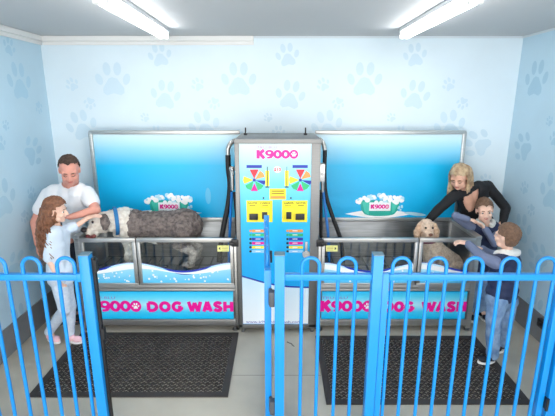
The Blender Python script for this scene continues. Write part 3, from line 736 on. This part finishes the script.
HAIRG = mat('curly chestnut hair', (112, 72, 50), .5, c2=(146, 98, 70), vscale=35, bump=.5, bscale=120)
hr = hair_cap(t, HG, f, r, u, .86, HAIRG, fr=.03, thick=.02, rough=.008)
def hm(b):
    q0 = HG-f*.045+Vector((0, 0, -.02)); q1 = HG-f*.085+Vector((-.01, -.01, -.14)); q2 = HG-f*.12+Vector((-.01, -.02, -.28)); q3 = HG-f*.14+Vector((-.01, -.02, -.40))
    b.capsule(q0, q1, .085, .075); b.capsule(q1, q2, .075, .055); b.capsule(q2, q3, .055, .03)
blob('hair_fall', hm, HAIRG, hr, .007, 2, disp=lambda p: .014*noise.noise(p*32))
b = B(); rr = random.Random(9)
for k in range(150):
    a = rr.uniform(.52, 1.0)*PI*rr.choice((-1, 1)); # angle from face direction round the head
    st = HG+(f*math.cos(a)*.085+r*math.sin(a)*.078+u*rr.uniform(-.0, .09))*.88
    ln = rr.uniform(.30, .52); back = (-f*1.0*rr.uniform(.1, .45)+r*math.sin(a)*.16)
    ph = rr.uniform(0, 6.28); cr = rr.uniform(.009, .016); pts = []
    n = 48
    for i in range(n+1):
        q = i/n; w = cr*min(1, q*4)
        pts.append(st+back*.22*math.sin(q*PI*.55)+Vector((0, 0, -ln*q))+r*w*math.cos(ph+q*26)+f*w*math.sin(ph+q*26))
    b.tube(pts, [.0085*(1-.65*i/n) for i in range(n+1)], 6)
b.build('curls', HAIRG, hr)
# ---- woman
HW = at(459.5, 177, 4.02)
J = dict(pelvis=Vector((2.16, 4.24, .90)), neck=at(469, 190, 4.10), head=HW, shL=at(455, 195, 4.05), shR=at(488, 186, 4.14),
         elL=at(437, 211, 4.02), wrL=at(421.5, 228, 4.03), elR=at(506, 208, 4.12), wrR=at(502.5, 223, 4.02),
         hipL=Vector((2.09, 4.24, .87)), hipR=Vector((2.24, 4.26, .87)), knL=Vector((2.09, 4.2, .47)), knR=Vector((2.24, 4.22, .47)),
         anL=Vector((2.09, 4.26, .1)), anR=Vector((2.24, 4.28, .1)), toL=Vector((2.08, 4.12, .04)), toR=Vector((2.25, 4.14, .04)), fwd=Vector((-.35, -.9, 0)))
t, f, r, u = human('person', (2.16, 4.24, 0), 'woman with blonde hair in a black top, bending over the small dog', J, .93, .88, SKIN, (-.58, -.66, -.52), .98,
                   None, {'L': ((-.25, -.55, -.8), (.8, -.2, -.3), 1, .5), 'R': ((-.6, -.1, -.8), (0, -1, 0), -1, .4)}, (70, 80, 80), (120, 90, 60), down=True)
BT = mat('black knit top', (24, 24, 28), .8, bump=.2, bscale=40)
def ws(b):
    torso_fn(b, J, .93, .88, .012, 1.0)
    for k, e in (('L', .97), ('R', .97)): limb(b, J, k, 'sh', 'el', .05, .042, inf=.006); limb(b, J, k, 'el', 'wr', .042, .030, 0, e, .006)
nw = J['neck'].copy(); fw = J['fwd'].normalized(); rw = (J['shR']-J['shL']).normalized(); dn = (J['pelvis']-nw).normalized()
def wcut(p):
    q = p-nw; d = q.dot(dn); x = q.dot(rw); y = q.dot(fw)
    if (p-nw).length < .075 or (p-L(nw, HW, .5)).length < .08: return True
    return y > .02 and -.02 < d < .17 and abs(x+.035) < .075*(1-max(0, d-.03)/.15)**.6
blob('long_sleeve_top', ws, BT, t, .007, 4, disp=fold(.005, 14), cut=wcut)
def wp(b):
    b.capsule(J['hipL'], J['hipR'], .105)
    for k in 'LR': limb(b, J, k, 'hip', 'kn', .085, .06, inf=.006); limb(b, J, k, 'kn', 'an', .056, .042, inf=.006)
blob('trousers', wp, mat('black trousers', (30, 30, 36), .8), t, .01, 3)
for k in 'LR': shoe(t, J['an'+k], J['to'+k], .9, BLACKM, WHITE)
HAIRW = mat('blonde hair', (204, 178, 142), .45, c2=(140, 110, 84), vscale=24, bump=.4, bscale=150)
hr = hair_cap(t, HW, f, r, u, .98, HAIRW, fr=.03, thick=.014, rough=.003)
b = B(); rr = random.Random(4); topp = HW+(u*.125-f*.005)*.98
for k in range(170):
    sd = rr.choice((-1, 1)); y = rr.uniform(-.10, .03)
    p0 = topp+f*(y*.5)+r*sd*rr.uniform(0, .02)
    p1 = HW+(r*sd*.088+f*y*.9+u*.04); p2 = HW+(r*sd*rr.uniform(.08, .098)+f*(y*.9)-u*.05)
    ln = rr.uniform(.09, .2) if sd > 0 else rr.uniform(.03, .10)
    p3 = p2+Vector((0, 0, -ln*.5))+r*sd*.01*rr.uniform(-1, 1); p4 = p2+Vector((0, 0, -ln))+r*sd*rr.uniform(-.03, .012)+f*rr.uniform(-.01, .02)
    b.tube(smooth_path([p0, L(p0, p1, .5)+r*sd*.012+u*.012, p1, p2, p3, p4], 4), .006, 5)
b.build('locks', HAIRW, hr)
# ---- boy behind
NAVY = mat('navy quilted vest', (34, 44, 78), .7, bump=.3, bscale=20)
SLV = mat('grey blue knit sleeve', (112, 122, 150), .85, bump=.4, bscale=80)
FLC = mat('white fleece collar', (238, 236, 230), .9, bump=.8, bscale=90)
DEN = mat('washed blue denim', (96, 128, 168), .8, c2=(140, 168, 200), vscale=14, bump=.2)
HAIRB = mat('light brown short hair', (128, 98, 76), .65, c2=(100, 74, 58), vscale=60, bump=.6, bscale=200)
def boy(label, J, headdir, hs, s, hands, shoes, up=(0, 0, 1), g=1.0):
    t, f, r, u = human('person', (J['pelvis'].x, J['pelvis'].y, 0), label, J, s, g, SKINK, headdir, hs, None, hands, (70, 80, 90), (130, 100, 75), 'boys in navy vests by the right bay', headup=up, voxel=.0055)
    nk, hd = J['neck'].copy(), J['head'].copy(); fv = J['fwd'].normalized()
    def sl(b):
        torso_fn(b, J, s, g, .008, .9)
        for k in 'LR': limb(b, J, k, 'sh', 'el', .052*s, .042*s, inf=.012); limb(b, J, k, 'el', 'wr', .042*s, .03*s, 0, .9, .011)
    blob('jumper', sl, SLV, t, .007, 4, disp=fold(.005, 18), cut=lambda p: (p-nk).length < .05)
    blob('vest', lambda b: torso_fn(b, J, s, g*1.04, .02, 1.02), NAVY, t, .008, 5, disp=lambda p: .006*math.sin(p.z*85)*.6, cut=lambda p: (p-nk).length < .065)
    def co(b):
        R = (J['shR']-J['shL']).normalized(); bk = nk-fv*.045*s
        n = 14; pts = []
        for i in range(n+1):
            a = -.78*PI+1.56*PI*i/n
            pts.append(nk+Vector((0, 0, .012))+(R*math.sin(a)*.078+(-fv)*math.cos(a)*.066)*s/.72+Vector((0, 0, -.028*max(0, -math.cos(a)))))
        for p, q in zip(pts, pts[1:]): b.capsule(p, q, .028)
    blob('fleece_collar', co, FLC, t, .006, 3, disp=lambda p: .004*noise.noise(p*60))
    def je(b):
        b.capsule(J['hipL'], J['hipR'], .088)
        for k in 'LR': limb(b, J, k, 'hip', 'kn', .066, .052, inf=.012); limb(b, J, k, 'kn', 'an', .052, .044, inf=.009)
    blob('jeans', je, DEN, t, .008, 4, disp=fold(.008, 20))
    for k in 'LR': shoe(t, J['an'+k], J['to'+k], .82, shoes[0], shoes[1], lift=.014 if J['pelvis'].y < 3.5 else 0)
    hair_cap(t, J['head'], f, r, u, hs, HAIRB, fr=.045, thick=.011, rough=.003)
    return t
HB1 = at(484.5, 210, 3.92)
J = dict(pelvis=Vector((2.08, 4.0, .60)), neck=at(485.5, 223, 3.97), head=HB1, shL=at(473, 229, 3.96), shR=at(498, 229, 4.0),
         elL=at(456, 216, 3.90), wrL=at(469, 219.5, 3.86), elR=at(495, 243, 3.80), wrR=at(484, 228, 3.84),
         hipL=Vector((2.02, 4.0, .58)), hipR=Vector((2.15, 4.0, .58)), knL=Vector((2.02, 3.96, .32)), knR=Vector((2.15, 3.96, .32)),
         anL=Vector((2.02, 4.0, .09)), anR=Vector((2.15, 4.0, .09)), toL=Vector((2.01, 3.88, .035)), toR=Vector((2.16, 3.88, .035)), fwd=Vector((-.2, -.97, 0)))
boy('boy in a navy vest facing the camera, hands folded on the right bay', J, (-.22, -.93, -.16), .92, .72,
    {'L': ((1, -.1, -.15), (0, .1, -1), -1, .5, .95), 'R': ((-.7, .1, .75), (-.3, -.1, -1), -1, .5, .95)}, (BLACKM, mat('white rubber sole', (235, 235, 232), .6)), up=(-.12, 0, 1))
# ---- boy in front
HB2 = at(507, 236.5, 3.16)
J = dict(pelvis=at(502, 292, 3.20), neck=at(507, 253, 3.20), head=HB2, shL=at(496, 263, 3.08), shR=at(514, 259, 3.32),
         elL=at(482, 257, 3.12), wrL=at(467.5, 243, 3.30), elR=at(490, 254, 3.42), wrR=at(482, 249, 3.42),
         hipL=at(497, 300, 3.14), hipR=at(507, 300, 3.26), knL=at(493.5, 322, 3.12), knR=at(506, 320, 3.25),
         anL=at(494, 345, 3.18), anR=at(503, 337, 3.36), toL=at(482, 354, 3.16), toR=at(497, 347, 3.32), fwd=Vector((-.85, .4, 0)))
J['anL'].z = .09; J['anR'].z = .09; J['toL'].z = J['toR'].z = .035
boy('boy in navy vest and jeans, back to the camera, nearest the closed gate', J, (-.5, .86, .0), .88, .74,
    {'L': ((-1, .15, .12), (0, .2, -1), -1, .5, 1), 'R': ((-.9, .0, .35), (0, -.2, -1), 1, .5, 1)}, (mat('black canvas shoe', (28, 30, 38), .7), mat('white rubber sole', (235, 235, 232), .6)))
# ------------------------------------------------------------------ dogs
def fur(amp, fr): return lambda p: amp*(noise.noise(p*fr)+.7*noise.noise(p*fr*2.3+Vector((5, 3, 1)))+.02)
DW = mat('white fur', (236, 230, 220), .9, c2=(214, 204, 192), vscale=30, bump=.6, bscale=110)
DG = mat('grey brindle fur', (140, 128, 122), .9, c2=(88, 80, 80), vscale=30, bump=.9, bscale=110)
DGL = mat('pale grey leg fur', (206, 196, 186), .9, c2=(160, 150, 142), vscale=40, bump=.8, bscale=110)
t = thing('dog', (-1.15, 4.0, .575), 'large shaggy grey dog with white head and chest, standing in the left bay', 'dog')
hd = at(102, 222.5, 3.86); mz = at(90.5, 231, 3.78)
def dg(b):
    c0 = at(132, 227, 3.99); c1 = at(160, 227, 4.02); c2 = at(183.5, 225.5, 4.03)
    b.ball(c0, (.20, .155, .185)); b.ball(c1-Vector((0, 0, .02)), (.24, .145, .155)); b.ball(c2, (.20, .155, .175)); b.capsule(c0, c2, .15, .155)
    nb = at(124, 220, 3.95); b.capsule(c0, nb, .15, .13); b.capsule(nb, hd+Vector((.03, 0, .01)), .13, .095)
    b.ball(hd, (.115, .10, .102)); b.ball(hd+Vector((-.02, -.02, .03)), (.08, .08, .06)); b.capsule(hd+Vector((-.03, -.02, -.015)), mz, .07, .046)
    b.capsule(hd+Vector((-.02, -.01, -.05)), mz+Vector((.02, 0, -.045)), .045, .028)
    z0 = .585
    for x, y in ((c0.x-.03, 3.92), (c0.x-.05, 4.08)):
        b.capsule(Vector((x, y, c0.z-.05)), Vector((x+.02, y, .80)), .085, .055); b.capsule(Vector((x+.02, y, .80)), Vector((x-.01, y, .63)), .05, .042); b.ball((x-.03, y, .607), (.06, .042, .034))
    for x, y in ((c2.x+.02, 3.94), (c2.x+.04, 4.12)):
        b.capsule(Vector((x, y, c2.z-.03)), Vector((x-.05, y, .83)), .125, .07); b.capsule(Vector((x-.05, y, .83)), Vector((x+.09, y, .73)), .065, .042)
        b.capsule(Vector((x+.09, y, .73)), Vector((x+.06, y, .62)), .040, .038); b.ball((x+.03, y, .607), (.065, .042, .034))
def dpaint(p):
    n = .03*noise.noise(p*14)
    if p.x+n < -1.44:
        return 0
    if p.z < .86 and p.x < -1.2: return 0
    if p.z+n < .8: return 2
    return 1
db = blob('body', dg, [DW, DG, DGL], t, .0085, 2, disp=fur(.011, 28), paint=dpaint)
# ears, face
for y, dx in ((-.07, .045), (.075, .05)):
    b0 = hd+Vector((dx+.01, y*1.1, .075))
    blob('ear', lambda b: (b.capsule(b0, b0+Vector((.02, y*.35, -.05)), .034, .044), b.capsule(b0+Vector((.02, y*.35, -.05)), b0+Vector((.015, y*.4, -.10)), .044, .026)), DG, t, .006, 2, disp=fur(.006, 45), label='dark grey drooping ear')
b = B(); b.ball(mz+Vector((-.046, -.03, .02)), (.030, .034, .026)); b.build('nose', mat('dog nose', (40, 32, 34), .35), t)
for k in ((-.045, -.092, .03), (-.09, .035, .045)):
    b = B(); b.ball(hd+Vector(k), .014); b.build('eye', mat('dog eye', (40, 28, 22), .15), t)
b = B(); b.tube(smooth_path([mz+Vector((-.02, -.05, -.03)), mz+Vector((.03, -.07, -.04)), mz+Vector((.08, -.085, -.015))], 4), [.006]+[.018]*7+[.008], 8); b.build('mouth', mat('dog mouth', (110, 50, 48), .4), t)
b = B(); cc = L(hd, at(124, 220, 3.95), .62); ax = (at(124, 220, 3.95)-hd).normalized(); e1 = ax.cross(Vector((0, 0, 1))).normalized(); e2 = e1.cross(ax)
for w in range(3):
    pts = [cc+ax*(w-1)*.010+(e1*math.cos(a)+e2*math.sin(a))*.134 for a in [2*PI*i/28 for i in range(29)]]; b.tube(pts, .008, 6)
b.build('collar', mat('blue collar', (40, 120, 180), .6), t)
# small dog
DC = mat('cream curly fur', (238, 212, 190), .9, c2=(208, 180, 156), vscale=40, bump=.9, bscale=120)
t = thing('dog', (1.62, 3.98, .575), 'small cream curly dog sitting in the right bay, looking at the camera', 'dog')
hd = at(426.5, 229, 3.88)
def d2(b):
    ch = at(433, 252, 3.93); rp_ = at(449, 266, 4.0)
    b.ball(hd+Vector((0, .01, .02)), (.078, .085, .078)); b.capsule(hd+Vector((0, -.03, -.01)), hd+Vector((-.005, -.10, -.03)), .05, .038)
    b.ball(hd+Vector((-.002, -.09, -.055)), (.036, .036, .02)); b.capsule(hd+Vector((0, .03, -.02)), ch, .075, .11)
    b.ball(ch, (.115, .12, .15)); b.capsule(ch, rp_, .12, .145); b.ball(rp_+Vector((.03, .0, -.03)), (.16, .14, .13))
    for x in (-.06, .06):
        b.capsule(ch+Vector((x, -.05, -.05)), Vector((ch.x+x*1.1, ch.y-.09, .62)), .05, .034); b.ball((ch.x+x*1.1, ch.y-.11, .605), (.038, .055, .03))
    b.capsule(rp_+Vector((.0, -.08, -.02)), Vector((rp_.x+.02, rp_.y-.15, .63)), .08, .05); b.ball((rp_.x-.02, rp_.y-.17, .607), (.06, .045, .032))
    b.capsule(rp_+Vector((.14, .03, -.06)), rp_+Vector((.2, .0, -.08)), .03, .022)
blob('body', d2, DC, t, .007, 2, disp=fur(.009, 40))
for s in (-1, 1):
    e0 = hd+Vector((s*.07, .0, .045))
    blob('ear', lambda b: (b.capsule(e0, e0+Vector((s*.022, -.01, -.07)), .022, .034), b.capsule(e0+Vector((s*.022, -.01, -.07)), e0+Vector((s*.02, -.015, -.115)), .034, .028)), mat('tan curly ear fur', (222, 192, 164), .9, c2=(190, 156, 130), vscale=40, bump=.9), t, .006, 2, disp=fur(.008, 50), label='tan curly ear')
    b = B(); b.ball(hd+Vector((s*.033, -.068, .032)), .011); b.build('eye', mat('dog eye', (40, 28, 22), .15), t)
b = B(); b.ball(hd+Vector((-.005, -.137, -.015)), (.02, .014, .015)); b.build('nose', mat('brown dog nose', (120, 78, 62), .35), t)
b = B(); pts = [hd+Vector((0, .0, -.10))+Vector((math.cos(a)*.098, math.sin(a)*.1, -.012*math.sin(a)*-1)) for a in [2*PI*i/24 for i in range(25)]]; b.tube(pts, .008, 6); b.build('collar', mat('dark red collar', (130, 50, 70), .6), t)
# ------------------------------------------------------------------ light
w = bpy.data.worlds.new('daylight'); scene.world = w; w.use_nodes = True
w.node_tree.nodes['Background'].inputs[0].default_value = (1, .985, .965, 1); w.node_tree.nodes['Background'].inputs[1].default_value = 3.7
scene.view_settings.view_transform = 'Standard'; scene.view_settings.look = 'None'; scene.view_settings.gamma = 1
scene.view_settings.exposure = .18
